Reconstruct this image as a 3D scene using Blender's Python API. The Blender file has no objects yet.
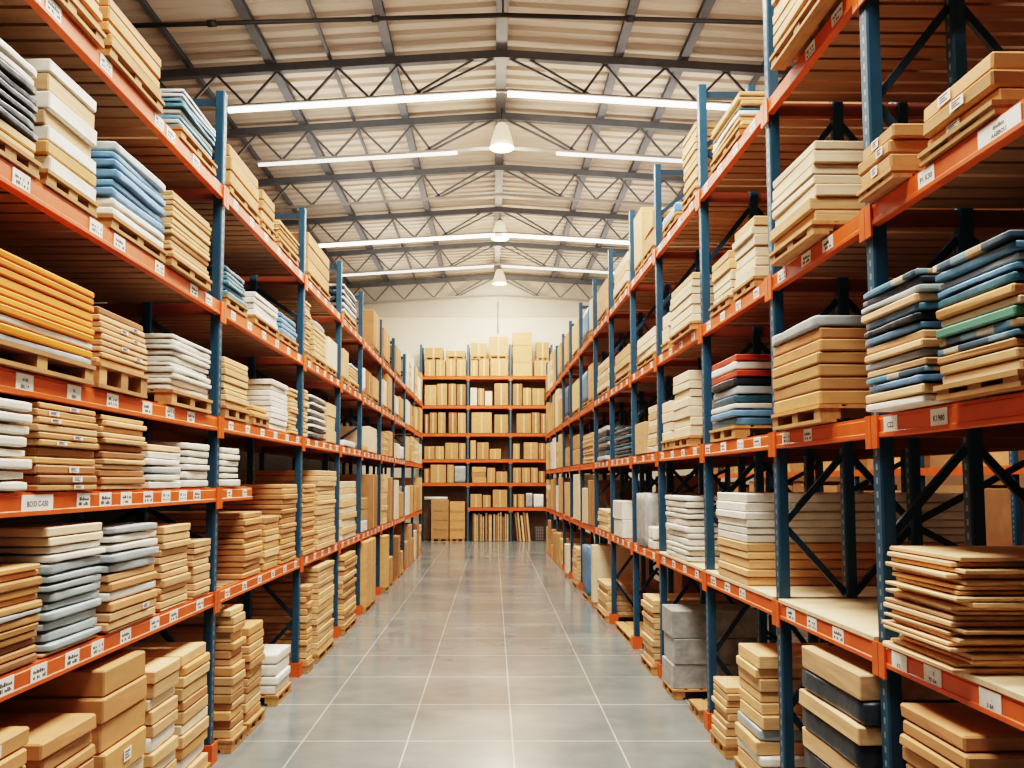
import bpy, bmesh, math, random
from mathutils import Vector, Matrix
rnd = random.Random(11)
scn = bpy.context.scene
COL = scn.collection

# ------------------------------------------------------------------ camera
H = 2.4                      # eye height
F = 850.0
PITCH = math.radians(4.0)
CX, CY = 493.0, 481.0 - F*math.tan(PITCH)
cam = bpy.data.cameras.new('camera'); camo = bpy.data.objects.new('camera', cam); COL.objects.link(camo)
cam.sensor_width = 36.0; cam.lens = F/1024*36.0
cam.shift_x = (512-CX)/1024; cam.shift_y = (CY-384)/1024
cam.clip_end = 200
camo.location = (0, 0, H); camo.rotation_euler = (math.pi/2+PITCH, 0, 0)
scn.camera = camo
CF = Vector((0, math.cos(PITCH), math.sin(PITCH))); CU = Vector((0, -math.sin(PITCH), math.cos(PITCH)))

def ray(px, py):
    return Vector((1, 0, 0))*((px-CX)/F) + CU*((CY-py)/F) + CF

# ------------------------------------------------------------------ materials
def pmat(name, col, rough=.6, var=.10, hue=.0, namt=.15, nscale=4., aniso=(1, 1, 1), stripe=0, samt=.5, bump=0., metal=0., spec=.4):
    m = bpy.data.materials.new(name); m.use_nodes = True
    nt = m.node_tree; N = nt.nodes; L = nt.links
    b = N['Principled BSDF']; b.inputs['Roughness'].default_value = rough; b.inputs['Metallic'].default_value = metal
    b.inputs['Specular IOR Level'].default_value = spec
    tc = N.new('ShaderNodeTexCoord'); mp = N.new('ShaderNodeMapping'); mp.inputs['Scale'].default_value = aniso
    L.new(tc.outputs['Object'], mp.inputs['Vector'])
    oi = N.new('ShaderNodeObjectInfo')
    nz = N.new('ShaderNodeTexNoise'); nz.noise_dimensions = '4D'; nz.inputs['Scale'].default_value = nscale; nz.inputs['Detail'].default_value = 5
    L.new(mp.outputs[0], nz.inputs['Vector'])
    wv = N.new('ShaderNodeMath'); wv.operation = 'MULTIPLY'; wv.inputs[1].default_value = 37.0
    L.new(oi.outputs['Random'], wv.inputs[0]); L.new(wv.outputs[0], nz.inputs['W'])
    a = N.new('ShaderNodeMapRange'); a.inputs['From Min'].default_value = .3; a.inputs['From Max'].default_value = .7
    a.inputs['To Min'].default_value = 1-namt; a.inputs['To Max'].default_value = 1+namt
    L.new(nz.outputs['Fac'], a.inputs['Value'])
    r = N.new('ShaderNodeMapRange'); r.inputs['To Min'].default_value = 1-var; r.inputs['To Max'].default_value = 1+var
    L.new(oi.outputs['Random'], r.inputs['Value'])
    mu = N.new('ShaderNodeMath'); mu.operation = 'MULTIPLY'; L.new(a.outputs[0], mu.inputs[0]); L.new(r.outputs[0], mu.inputs[1])
    val = mu.outputs[0]
    if stripe:
        sx = N.new('ShaderNodeSeparateXYZ'); L.new(tc.outputs['Object'], sx.inputs[0])
        f1 = N.new('ShaderNodeMath'); f1.operation = 'MULTIPLY'; f1.inputs[1].default_value = 1/stripe; L.new(sx.outputs['Z'], f1.inputs[0])
        f2 = N.new('ShaderNodeMath'); f2.operation = 'FRACT'; L.new(f1.outputs[0], f2.inputs[0])
        f3 = N.new('ShaderNodeMath'); f3.operation = 'LESS_THAN'; f3.inputs[1].default_value = .07; L.new(f2.outputs[0], f3.inputs[0])
        f4 = N.new('ShaderNodeMath'); f4.operation = 'MULTIPLY_ADD'; f4.inputs[1].default_value = -samt; f4.inputs[2].default_value = 1; L.new(f3.outputs[0], f4.inputs[0])
        f5 = N.new('ShaderNodeMath'); f5.operation = 'MULTIPLY'; L.new(val, f5.inputs[0]); L.new(f4.outputs[0], f5.inputs[1]); val = f5.outputs[0]
    hs = N.new('ShaderNodeHueSaturation'); hs.inputs['Color'].default_value = (*col, 1)
    L.new(val, hs.inputs['Value'])
    if hue:
        h = N.new('ShaderNodeMapRange'); h.inputs['To Min'].default_value = .5-hue; h.inputs['To Max'].default_value = .5+hue
        sn = N.new('ShaderNodeMath'); sn.operation = 'FRACT'; s2 = N.new('ShaderNodeMath'); s2.operation = 'MULTIPLY'; s2.inputs[1].default_value = 17.3
        L.new(oi.outputs['Random'], s2.inputs[0]); L.new(s2.outputs[0], sn.inputs[0]); L.new(sn.outputs[0], h.inputs['Value']); L.new(h.outputs[0], hs.inputs['Hue'])
    L.new(hs.outputs[0], b.inputs['Base Color'])
    if bump:
        bp = N.new('ShaderNodeBump'); bp.inputs['Strength'].default_value = bump; bp.inputs['Distance'].default_value = .02
        L.new(nz.outputs['Fac'], bp.inputs['Height']); L.new(bp.outputs[0], b.inputs['Normal'])
    return m

def emat(name, col, s):
    m = bpy.data.materials.new(name); m.use_nodes = True
    b = m.node_tree.nodes['Principled BSDF']; b.inputs['Base Color'].default_value = (*col, 1)
    b.inputs['Emission Color'].default_value = (*col, 1); b.inputs['Emission Strength'].default_value = s
    return m

M = {}
M['kraft'] = pmat('kraft_card', (.55, .275, .115), .7, .22, .006, .12, 5, (1, 1, 3))
M['kraft_dark'] = pmat('dark_card', (.33, .15, .06), .7, .2, .006, .15, 5)
M['kraft_light'] = pmat('light_fibre', (.68, .405, .205), .7, .17, .006, .14, 6, (1, 1, 6), stripe=.05, samt=.22)
M['timber'] = pmat('raw_timber', (.68, .43, .235), .65, .2, .005, .22, 3, (.6, 4, 8))
M['cream'] = pmat('cream_board', (.80, .635, .44), .6, .09, .006, .10, 4, stripe=.055, samt=.2)
M['white'] = pmat('white_wrap', (.80, .77, .69), .38, .10, .0, .10, 7, bump=.35)
M['grey'] = pmat('grey_wrap', (.44, .47, .48), .45, .15, .0, .15, 7, bump=.4)
M['silver'] = pmat('silver_wrap', (.33, .33, .32), .35, .12, .0, .28, 9, bump=.8)
M['pale_blue'] = pmat('pale_blue_wrap', (.40, .47, .50), .4, .12, .0, .12, 7, bump=.3)
M['blue'] = pmat('blue_wrap', (.11, .24, .38), .4, .22, .01, .18, 8, bump=.4)
M['teal'] = pmat('teal_wrap', (.045, .13, .18), .38, .3, .01, .3, 9, bump=.5)
M['navy'] = pmat('navy_wrap', (.022, .032, .045), .4, .3, .0, .3, 9, bump=.6)
M['green'] = pmat('green_board', (.10, .26, .19), .5, .1)
M['orange_board'] = pmat('orange_board', (.80, .25, .022), .5, .10, .004, .10, 4, (1, 1, 8))
M['red'] = pmat('red_board', (.55, .07, .03), .45, .12)
M['pallet'] = pmat('pallet_wood', (.46, .235, .095), .75, .2, .006, .22, 6, (1, 5, 2))
M['deckwood'] = pmat('deck_wood', (.27, .145, .075), .7, .1, .0, .2, 3, (8, .8, 1))
M['deckpale'] = pmat('pale_deck_wood', (.70, .52, .33), .6, .05, .0, .12, 3, (8, .8, 1))
M['orange'] = pmat('orange_paint', (.64, .105, .02), .42, .05, 0, .14, 5)
M['orange_dark'] = pmat('rust_shade_paint', (.20, .045, .018), .5, .05, 0, .12, 5)  # rust tone of the cross ties, also the shaded look of back beams
M['sticker'] = pmat('sticker_paper', (.82, .80, .75), .6, .05)
M['ink'] = pmat('ink', (.03, .03, .035), .7)
M['tape'] = pmat('packing_tape', (.66, .42, .22), .35, .1)
M['steel'] = pmat('roof_steel', (.115, .125, .14), .5, .08, 0, .12, 4)
M['steel_light'] = pmat('light_roof_steel', (.34, .32, .30), .5, .08, 0, .1, 4)
M['pipe'] = pmat('pipe_paint', (.03, .028, .028), .5)
M['darkmetal'] = pmat('dark_metal', (.05, .05, .055), .4, metal=.6)
M['brace'] = pmat('brace_blue', (.016, .04, .068), .45, .1, 0, .1, 5)
M['tube'] = emat('tube_glow', (1, .93, .78), 9.0)
M['tube_dim'] = emat('soft_tube_glow', (1, .92, .78), 3.2)
M['shade'] = emat('lamp_shade_glow', (1, .86, .62), .75)
M['bulb'] = emat('bulb_glow', (1, .9, .68), 14.0)

# blue perforated post
m = pmat('post_blue', (.018, .066, .115), .4, .08, 0, .14, 5); M['post'] = m
nt = m.node_tree; N = nt.nodes; L = nt.links
hs = [n for n in N if n.type == 'HUE_SAT'][0]
tc = [n for n in N if n.type == 'TEX_COORD'][0]
sx = N.new('ShaderNodeSeparateXYZ'); L.new(tc.outputs['Object'], sx.inputs[0])
def mth(op, a, b=None):
    n = N.new('ShaderNodeMath'); n.operation = op
    for i, v in enumerate((a, b)):
        if v is None: continue
        if isinstance(v, (int, float)): n.inputs[i].default_value = v
        else: L.new(v, n.inputs[i])
    return n.outputs[0]
slot = mth('LESS_THAN', mth('FRACT', mth('MULTIPLY', sx.outputs['Z'], 13.0)), .45)
inx = mth('LESS_THAN', mth('ABSOLUTE', sx.outputs['X']), .009)
frt = mth('LESS_THAN', sx.outputs['Y'], .002)
k = mth('MULTIPLY', mth('MULTIPLY', slot, inx), frt)
mx = N.new('ShaderNodeMix'); mx.data_type = 'RGBA'
L.new(k, mx.inputs[0]); L.new(hs.outputs[0], mx.inputs[6]); mx.inputs[7].default_value = (.22, .28, .30, 1)
L.new(mx.outputs[2], N['Principled BSDF'].inputs['Base Color'])

# quilted blue / tan moving blankets
m = pmat('quilt', (.2, .3, .38), .6, .1, 0, .15, 6, bump=.4); M['quilt'] = m
nt = m.node_tree; N = nt.nodes; L = nt.links
tc = [n for n in N if n.type == 'TEX_COORD'][0]; oi = [n for n in N if n.type == 'OBJECT_INFO'][0]
sx = N.new('ShaderNodeSeparateXYZ'); L.new(tc.outputs['Object'], sx.inputs[0])
fl = mth('FLOOR', mth('ADD', mth('MULTIPLY', sx.outputs['X'], 8.5), mth('MULTIPLY', oi.outputs['Random'], 50)))
fy = mth('FLOOR', mth('MULTIPLY', sx.outputs['Y'], 8.5))
wn = N.new('ShaderNodeTexWhiteNoise'); wn.noise_dimensions = '2D'
cb = N.new('ShaderNodeCombineXYZ'); L.new(fl, cb.inputs[0]); L.new(fy, cb.inputs[1]); L.new(cb.outputs[0], wn.inputs['Vector'])
cr = N.new('ShaderNodeValToRGB'); cr.color_ramp.interpolation = 'CONSTANT'
e = cr.color_ramp.elements; e[0].position = 0; e[0].color = (.10, .23, .34, 1); e[1].position = .3; e[1].color = (.50, .33, .18, 1)
for p, c in ((.5, (.18, .30, .36, 1)), (.66, (.55, .48, .38, 1)), (.85, (.05, .09, .13, 1))):
    q = e.new(p); q.color = c
L.new(wn.outputs['Value'], cr.inputs[0])
hs = [n for n in N if n.type == 'HUE_SAT'][0]; L.new(cr.outputs[0], hs.inputs['Color'])

# polished concrete floor
m = bpy.data.materials.new('polished_concrete'); m.use_nodes = True; M['floor'] = m
nt = m.node_tree; N = nt.nodes; L = nt.links; b = N['Principled BSDF']
tc = N.new('ShaderNodeTexCoord'); sx = N.new('ShaderNodeSeparateXYZ'); L.new(tc.outputs['Object'], sx.inputs[0])
n1 = N.new('ShaderNodeTexNoise'); n1.inputs['Scale'].default_value = .8; n1.inputs['Detail'].default_value = 8
n2 = N.new('ShaderNodeTexNoise'); n2.inputs['Scale'].default_value = 3.; n2.inputs['Detail'].default_value = 6; n2.inputs['Roughness'].default_value = .55
mpn = N.new('ShaderNodeMapping'); mpn.inputs['Scale'].default_value = (.8, 1.1, 1); L.new(tc.outputs['Object'], mpn.inputs[0])
L.new(mpn.outputs[0], n1.inputs['Vector']); L.new(mpn.outputs[0], n2.inputs['Vector'])
ad = mth('ADD', mth('MULTIPLY', n1.outputs[0], .6), mth('MULTIPLY', n2.outputs[0], .4))
cr = N.new('ShaderNodeValToRGB'); e = cr.color_ramp.elements
e[0].position = .30; e[0].color = (.125, .145, .145, 1); e[1].position = .72; e[1].color = (.24, .258, .245, 1)
L.new(ad, cr.inputs[0])
jx = mth('LESS_THAN', mth('ABSOLUTE', mth('SUBTRACT', mth('FRACT', mth('DIVIDE', mth('ADD', sx.outputs['X'], 19.705), .97)), .5)), .008)
jy = mth('LESS_THAN', mth('ABSOLUTE', mth('SUBTRACT', mth('FRACT', mth('DIVIDE', mth('ADD', sx.outputs['Y'], 1.625), 1.29)), .5)), .008)
jj = mth('MAXIMUM', jx, jy)
mx = N.new('ShaderNodeMix'); mx.data_type = 'RGBA'; L.new(mth('MULTIPLY', jj, mth('MULTIPLY', n1.outputs[0], 1.1)), mx.inputs[0]); L.new(cr.outputs[0], mx.inputs[6]); mx.inputs[7].default_value = (.62, .60, .53, 1)
L.new(mx.outputs[2], b.inputs['Base Color'])
mr = N.new('ShaderNodeMapRange'); mr.inputs['From Min'].default_value = .3; mr.inputs['From Max'].default_value = .7; mr.inputs['To Min'].default_value = .12; mr.inputs['To Max'].default_value = .22; L.new(n1.outputs[0], mr.inputs[0]); L.new(mr.outputs[0], b.inputs['Roughness'])
b.inputs['Specular IOR Level'].default_value = .6

M['panel'] = pmat('rack_gap_shade', (.17, .105, .065), .8, .05, 0, .2, 2)  # dark brown standing in for shade between the end rack boxes
M['roof'] = pmat('roof_sheet', (.56, .48, .40), .6, .0, 0, .10, 1.5, (.4, 3, 1))
M['wall'] = pmat('wall_paint', (.78, .70, .56), .8, 0, 0, .04, .6)
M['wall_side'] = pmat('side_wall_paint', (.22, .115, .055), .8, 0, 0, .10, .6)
M['wall_dark'] = pmat('dark_wall_and_shade', (.06, .045, .035), .8, 0, 0, .1, .6)  # dark left wall, also the shade tone of the added sheet
M['wall_band'] = pmat('wall_band_paint', (.62, .55, .46), .8, 0, 0, .04, .6)

# ------------------------------------------------------------------ mesh helpers
class MB:
    def __init__(s): s.v = []; s.f = []; s.m = []
    def add(s, v, f, mi=0):
        b = len(s.v); s.v += [tuple(x) for x in v]; s.f += [tuple(b+i for i in q) for q in f]; s.m += [mi]*len(f); return s
    def box(s, x0, x1, y0, y1, z0, z1, mi=0):
        v = [(x0, y0, z0), (x1, y0, z0), (x1, y1, z0), (x0, y1, z0), (x0, y0, z1), (x1, y0, z1), (x1, y1, z1), (x0, y1, z1)]
        return s.add(v, [(3, 2, 1, 0), (4, 5, 6, 7), (0, 1, 5, 4), (1, 2, 6, 5), (2, 3, 7, 6), (3, 0, 4, 7)], mi)
    def bar(s, p, q, w, h=None, mi=0, up=(0, 0, 1)):
        h = h or w; p = Vector(p); q = Vector(q); d = (q-p).normalized(); up = Vector(up)
        if abs(d.dot(up)) > .98: up = Vector((0, 1, 0))
        a = d.cross(up).normalized(); c = a.cross(d).normalized()
        v = [o + a*(w/2*i) + c*(h/2*j) for o in (p, q) for i, j in ((-1, -1), (1, -1), (1, 1), (-1, 1))]
        return s.add(v, [(0, 1, 2, 3), (7, 6, 5, 4), (0, 4, 5, 1), (1, 5, 6, 2), (2, 6, 7, 3), (3, 7, 4, 0)], mi)
    def tube(s, p, q, r, n=10, mi=0, r2=None):
        p = Vector(p); q = Vector(q); d = (q-p).normalized(); up = Vector((0, 0, 1)) if abs(d.z) < .9 else Vector((1, 0, 0))
        a = d.cross(up).normalized(); c = a.cross(d); r2 = r if r2 is None else r2
        v = [p + (a*math.cos(t)+c*math.sin(t))*r for t in [6.28318*i/n for i in range(n)]] + [q + (a*math.cos(t)+c*math.sin(t))*r2 for t in [6.28318*i/n for i in range(n)]]
        return s.add(v, [(i, (i+1) % n, n+(i+1) % n, n+i) for i in range(n)] + [tuple(range(n-1, -1, -1)), tuple(range(n, 2*n))], mi)
    def lathe(s, prof, n=24, mi=0):
        v = [(r*math.cos(6.28318*i/n), r*math.sin(6.28318*i/n), z) for r, z in prof for i in range(n)]
        f = [(j*n+i, j*n+(i+1) % n, (j+1)*n+(i+1) % n, (j+1)*n+i) for j in range(len(prof)-1) for i in range(n)]
        return s.add(v, f, mi)
    def extrude(s, prof, x0, x1, mi=0):      # closed profile in (y,z), extruded along x
        n = len(prof); v = [(x0, y, z) for y, z in prof] + [(x1, y, z) for y, z in prof]
        return s.add(v, [(i, (i+1) % n, n+(i+1) % n, n+i) for i in range(n)] + [tuple(range(n-1, -1, -1)), tuple(range(n, 2*n))], mi)
    def mesh(s, name, mats, smooth=False):
        me = bpy.data.meshes.new(name); me.from_pydata(s.v, [], s.f)
        for mm in mats: me.materials.append(mm)
        if len(mats) > 1: me.polygons.foreach_set('material_index', s.m)
        bm = bmesh.new(); bm.from_mesh(me); bmesh.ops.recalc_face_normals(bm, faces=bm.faces); bm.to_mesh(me); bm.free()
        if smooth: me.polygons.foreach_set('use_smooth', [True]*len(me.polygons))
        return me

def obj(name, me, parent=None, loc=(0, 0, 0), rz=0.0):
    o = bpy.data.objects.new(name, me); COL.objects.link(o)
    o.location = loc; o.rotation_euler = (0, 0, rz)
    if parent is not None: o.parent = parent
    return o
def tag(o, label, cat, group=None, kind=None):
    if label: o['label'] = label
    if cat: o['category'] = cat
    if group: o['group'] = group
    if kind: o['kind'] = kind
    return o
def struct(name, me, label=None, cat=None):
    o = obj(name, me); o['kind'] = 'structure'
    if label: o['label'] = label
    if cat: o['category'] = cat
    return o
def empty(name, loc=(0, 0, 0), rz=0.0):
    o = bpy.data.objects.new(name, None); COL.objects.link(o); o.location = loc; o.rotation_euler = (0, 0, rz); o.empty_display_size = .1
    return o

ORD = ['', 'first', 'second', 'third', 'fourth', 'fifth', 'sixth', 'seventh', 'eighth', 'ninth', 'tenth', 'eleventh', 'twelfth', 'thirteenth', 'fourteenth', 'fifteenth',
       'sixteenth', 'seventeenth', 'eighteenth', 'nineteenth', 'twentieth', 'twenty-first', 'twenty-second', 'twenty-third', 'twenty-fourth']

# ------------------------------------------------------------------ item meshes
def box_mesh(w, d, h, c, mat, jit=.0, seed=0):
    r = random.Random(seed)
    bm = bmesh.new(); bmesh.ops.create_cube(bm, size=1)
    for v in bm.verts:
        v.co = Vector((v.co.x*w + r.uniform(-jit, jit), v.co.y*d + r.uniform(-jit, jit), (v.co.z+.5)*h))
    bmesh.ops.bevel(bm, geom=bm.edges[:], offset=min(c, h*.2), segments=1, affect='EDGES')
    me = bpy.data.meshes.new('pack'); bm.to_mesh(me); bm.free(); me.materials.append(mat); return me

def soft_mesh(w, d, h, mat, seed=0):
    r = random.Random(seed)
    bm = bmesh.new(); bmesh.ops.create_cube(bm, size=2)
    bmesh.ops.subdivide_edges(bm, edges=bm.edges[:], cuts=5, use_grid_fill=True)
    ph = [r.uniform(0, 6.28) for _ in range(6)]
    er = min(.014, h*.25)
    for v in bm.verts:
        a, b, c = v.co
        # rounded rim: pull rim in plan and in height
        x = math.copysign(abs(a)**.6, a)*w/2; y = math.copysign(abs(b)**.6, b)*d/2
        z = c*h/2
        dx = max(0, er-(w/2-abs(x))); dy = max(0, er-(d/2-abs(y))); dz = max(0, er-(h/2-abs(z)))
        ln = math.sqrt(dx*dx+dy*dy+dz*dz)
        if ln > er:
            k = er/ln
            x -= math.copysign(dx*(1-k), x) if dx else 0; y -= math.copysign(dy*(1-k), y) if dy else 0; z -= math.copysign(dz*(1-k), z) if dz else 0
        wv = .006*math.sin(7*x+ph[0]) + .006*math.sin(9*y+ph[1]) + .004*math.sin(31*x+ph[2]) + .004*math.sin(27*y+ph[3])
        if abs(c) > .7: z -= abs(wv)*math.copysign(.45, c)
        x += .5*wv*(a); y += .6*wv*b
        v.co = Vector((x, y, z+h/2))
    me = bpy.data.meshes.new('pack'); bm.to_mesh(me); bm.free(); me.materials.append(mat)
    me.polygons.foreach_set('use_smooth', [True]*len(me.polygons)); return me

# code: material, object name, words, category, shape
CODES = {
    'k': ('kraft', 'flat_carton', 'brown cardboard carton', 'carton', 'box'),
    'b': ('kraft_dark', 'flat_carton', 'dark brown cardboard carton', 'carton', 'box'),
    'K': ('kraft_light', 'fibre_board', 'light tan fibre board', 'board', 'board'),
    't': ('timber', 'timber_board', 'raw timber board', 'board', 'board'),
    'c': ('cream', 'cream_panel', 'cream panel', 'panel', 'board'),
    'w': ('white', 'wrapped_panel', 'white wrapped panel', 'panel', 'soft'),
    'W': ('white', 'wrapped_panel', 'white square-edged panel', 'panel', 'board'),
    'g': ('grey', 'padded_pack', 'grey padded pack', 'pack', 'soft'),
    's': ('silver', 'padded_pack', 'dark shrink-wrapped pack', 'pack', 'soft'),
    'p': ('pale_blue', 'padded_pack', 'pale grey-blue pack', 'pack', 'soft'),
    'B': ('blue', 'padded_pack', 'blue wrapped pack', 'pack', 'soft'),
    'T': ('teal', 'padded_pack', 'dark teal wrapped pack', 'pack', 'soft'),
    'N': ('navy', 'padded_pack', 'black padded pack', 'pack', 'soft'),
    'm': ('quilt', 'padded_pack', 'patchwork quilted pack', 'pack', 'soft'),
    'G': ('green', 'painted_board', 'green painted board', 'board', 'board'),
    'o': ('orange_board', 'painted_board', 'orange painted board', 'board', 'board'),
    'r': ('red', 'painted_board', 'red painted board', 'board', 'board'),
}
PALLET_CACHE = {}
def pallet_meshes(w, d, h):
    key = (round(w, 2), round(d, 2), round(h, 2))
    if key in PALLET_CACHE: return PALLET_CACHE[key]
    t = .022
    deck = MB(); n = max(4, int(d/.16)); st = d/n
    prof = []                                     # crenellated deck, one connected sheet, boards along x
    for i in range(n):
        y0 = -d/2+i*st; y1 = y0+st*.8
        prof += [(y0, h), (y1, h)] + ([(y1, h-.012), (y0+st, h-.012)] if i < n-1 else [])
    prof += [(prof[-1][0], h-t), (-d/2, h-t)]
    deck.extrude(prof, -w/2, w/2)
    blk = MB(); bw = .10; blk.box(-bw/2, bw/2, -d/2+.01, -d/2+.14, t, h-t)
    blk2 = MB(); blk2.box(-bw/2, bw/2, -.06, .06, t, h-t)
    base = MB(); base.box(-w/2, w/2, -.05, .05, 0, t)
    r = (deck.mesh('pallet_deck', [M['pallet']]), blk.mesh('pallet_block', [M['pallet']]), base.mesh('pallet_base', [M['pallet']]))
    PALLET_CACHE[key] = r; return r
def make_pallet(name_label, loc, rz, w, d, h, group, blocks=3):
    root = empty('wooden_pallet', loc, rz); tag(root, name_label, 'pallet', group)
    dk, bl, bs = pallet_meshes(w, d, h)
    obj('slat_deck', dk, root)
    for i in range(blocks):
        x = (-w/2+.06) + (w-.12)*i/(blocks-1)
        obj('block', bl, root, (x, 0, 0)); obj('block', bl, root, (x, d-.15, 0))
    obj('base_board', bs, root, (0, -d/2+.06, 0)); obj('base_board', bs, root, (0, d/2-.06, 0))
    return root

STICK = None
def sticker_mesh():
    global STICK
    if STICK is None:
        b = MB(); b.box(-.5, .5, -.002, 0, -.5, .5, 0)
        for i, (a0, a1, z) in enumerate(((-.35, .3, .22), (-.35, .1, -.02), (-.35, .25, -.26))):
            b.box(a0, a1, -.003, -.002, z, z+.1, 1)
        STICK = b.mesh('sticker', [M['sticker'], M['ink']])
    return STICK
TAPE = {}
def tape_mesh(h):
    k = round(h, 2)
    if k not in TAPE:
        b = MB(); b.box(-.03, .03, -.002, 0, 0, h); TAPE[k] = b.mesh('tape', [M['tape']])
    return TAPE[k]

# ------------------------------------------------------------------ racks
class Rack:
    def __init__(s, side, origin, along, posts, levels, depth, pd, top, flip):
        s.side = side; s.o = Vector(origin); s.a = Vector(along).normalized(); s.posts = posts; s.lv = levels; s.depth = depth; s.pd = pd; s.top = top
        s.d = Vector((-s.a.y, s.a.x, 0)) if not flip else Vector((s.a.y, -s.a.x, 0))
        s.flip = flip
        s.rz = math.atan2(-s.d.x, s.d.y)              # local +y -> depth direction
        s.items = {}
    def P(s, u, d, z): return s.o + s.a*u + s.d*d + Vector((0, 0, z))
    def lx(s, du): return -du if s.flip else du       # run offset -> local x
    def px(s, x, y, d=0.0):
        r = ray(x, y); base = Vector((0, 0, H)) - s.o - s.d*d
        t = -base.dot(s.d)/r.dot(s.d); p = Vector((0, 0, H)) + r*t
        return (p-s.o).dot(s.a), p.z

LEFT = Rack('left', (-2.4, 0, 0), (0, 1, 0), [3.75, 7.42, 10.68, 13.3, 15.5, 18.2, 20.6, 23.2, 25.8, 28.6],
            {'G': 0.0, 'A': 1.39, 'B': 2.28, 'C': 2.895, 'D': 3.91, 'E': 4.95}, 1.25, (0, .6, 1.17), 5.88, False)
RIGHT = Rack('right', (2.206, 0, 0), (-.0137, 1, 0), [2.35, 4.75, 6.39, 8.42, 10.6, 12.45, 14.55, 16.6, 19.0, 21.2, 23.1, 25.1, 27.0, 28.8],
             {'G': 0.0, 'A': 1.45, 'C': 2.70, 'D': 3.89, 'E': 5.26}, 2.06, (0, .5, 1.0, 1.97), 6.42, True)
def ex(x, Z=34.0): return (x-CX)/F*Z
END = Rack('end', (0, 34.0, 0), (1, 0, 0), [ex(420.5), ex(468), ex(510.6), ex(552)],
           {'G': 0.0, 'A': 1.28, 'B': 2.26, 'C': 3.20, 'D': 4.24, 'E': 5.36, 'F': 6.54}, .9, (0, .82), 7.9, False)
DECKTOP = .066
PALE = {('right', 0, 'A'), ('right', 1, 'A'), ('right', 2, 'A'), ('right', 3, 'A')}
SHELF = {'left': {'G': 'floor level', 'A': 'lowest shelf', 'B': 'second shelf', 'C': 'third shelf', 'D': 'fourth shelf', 'E': 'top shelf'},
         'right': {'G': 'floor level', 'A': 'lowest shelf', 'C': 'second shelf', 'D': 'third shelf', 'E': 'top shelf'},
         'end': {'G': 'floor level', 'A': 'lowest shelf', 'B': 'second shelf', 'C': 'third shelf', 'D': 'fourth shelf', 'E': 'fifth shelf', 'F': 'top shelf'}}

BEAM_PROF = [(-.002, -.06), (.045, -.06), (.045, .06), (.006, .06), (.006, .045), (.0, .04), (.0, -.03), (-.006, -.036), (-.006, -.056)]
_mc = {}
def cached(key, fn):
    if key not in _mc: _mc[key] = fn()
    return _mc[key]
def post_mesh(top, pw=.09, pdp=.075):
    def f():
        b = MB()   # C-shaped upright
        p = [(-pw/2, pdp), (-pw/2, 0.01), (-pw/2+.01, 0), (pw/2-.01, 0), (pw/2, .01), (pw/2, pdp)]
        n = len(p); v = [(x, y, 0) for x, y in p]+[(x, y, top) for x, y in p]
        b.add(v, [(i, (i+1) % n, n+(i+1) % n, n+i) for i in range(n)]+[tuple(range(n-1, -1, -1)), tuple(range(n, 2*n))])
        return b.mesh('post', [M['post']])
    return cached(('post', top, pw), f)
def bar_mesh(key, p, q, w, h, mat):
    return cached(('bar', key), lambda: MB().bar(p, q, w, h).mesh('bar', [mat]))
def guard_mesh():
    def f():
        p = [(-.075, .10), (-.075, -.03), (.075, -.03), (.075, .10), (.06, .10), (.06, -.012), (-.06, -.012), (-.06, .10)]
        n = len(p); b = MB(); v = [(x, y, 0) for x, y in p]+[(x, y, .17) for x, y in p]
        b.add(v, [(i, (i+1) % n, n+(i+1) % n, n+i) for i in range(n)]+[tuple(range(n-1, -1, -1)), tuple(range(n, 2*n))])
        return b.mesh('guard', [M['orange']])
    return cached('guard', f)
def bracket_mesh():
    return cached('bracket', lambda: MB().box(-.022, .046, -.012, .0, -.12, .065).mesh('bracket', [M['orange']]))

def text_mesh(s, size):
    def f():
        c = bpy.data.curves.new('t', 'FONT'); c.body = s; c.size = size; c.align_x = 'CENTER'; c.align_y = 'CENTER'; c.resolution_u = 2; c.offset = size*.022
        o = bpy.data.objects.new('t', c); COL.objects.link(o)
        bpy.context.view_layer.update()
        me = bpy.data.meshes.new_from_object(o.evaluated_get(bpy.context.evaluated_depsgraph_get()))
        bpy.data.objects.remove(o); v = [tuple(x.co) for x in me.vertices]; fs = [tuple(p.vertices) for p in me.polygons]
        bpy.data.meshes.remove(me); return v, fs
    return cached(('txt', s, size), f)
def card_mesh(w, h, kind):
    """white shelf ticket with its printed marks"""
    def f():
        b = MB(); b.box(-w/2, w/2, -.003, 0, -h/2, h/2, 0)
        if isinstance(kind, str):
            lines = kind.split('\n'); n = len(lines)
            for i, t in enumerate(lines):
                v, fs = text_mesh(t, min(h*.62/max(n, 1.35), w*1.6/max(len(t), 1)))
                zc = (n-1)/2*h*.40 - i*h*.40 - h*.06
                b.add([(x, -.0036, y+zc) for x, y, _ in v], fs, 1)
        else:
            r = random.Random(kind)
            for row in range(2):
                x = -w*.36
                while x < w*.34:
                    k = r.uniform(.05, .12)*w
                    if r.random() < .75: b.box(x, x+k*.75, -.0036, -.003, -h*.30+row*h*.32, -h*.30+row*h*.32+h*r.uniform(.12, .24), 1)
                    x += k
        return b.mesh('ticket', [M['sticker'], M['ink']])
    return cached(('card', w, h, kind), f)

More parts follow.
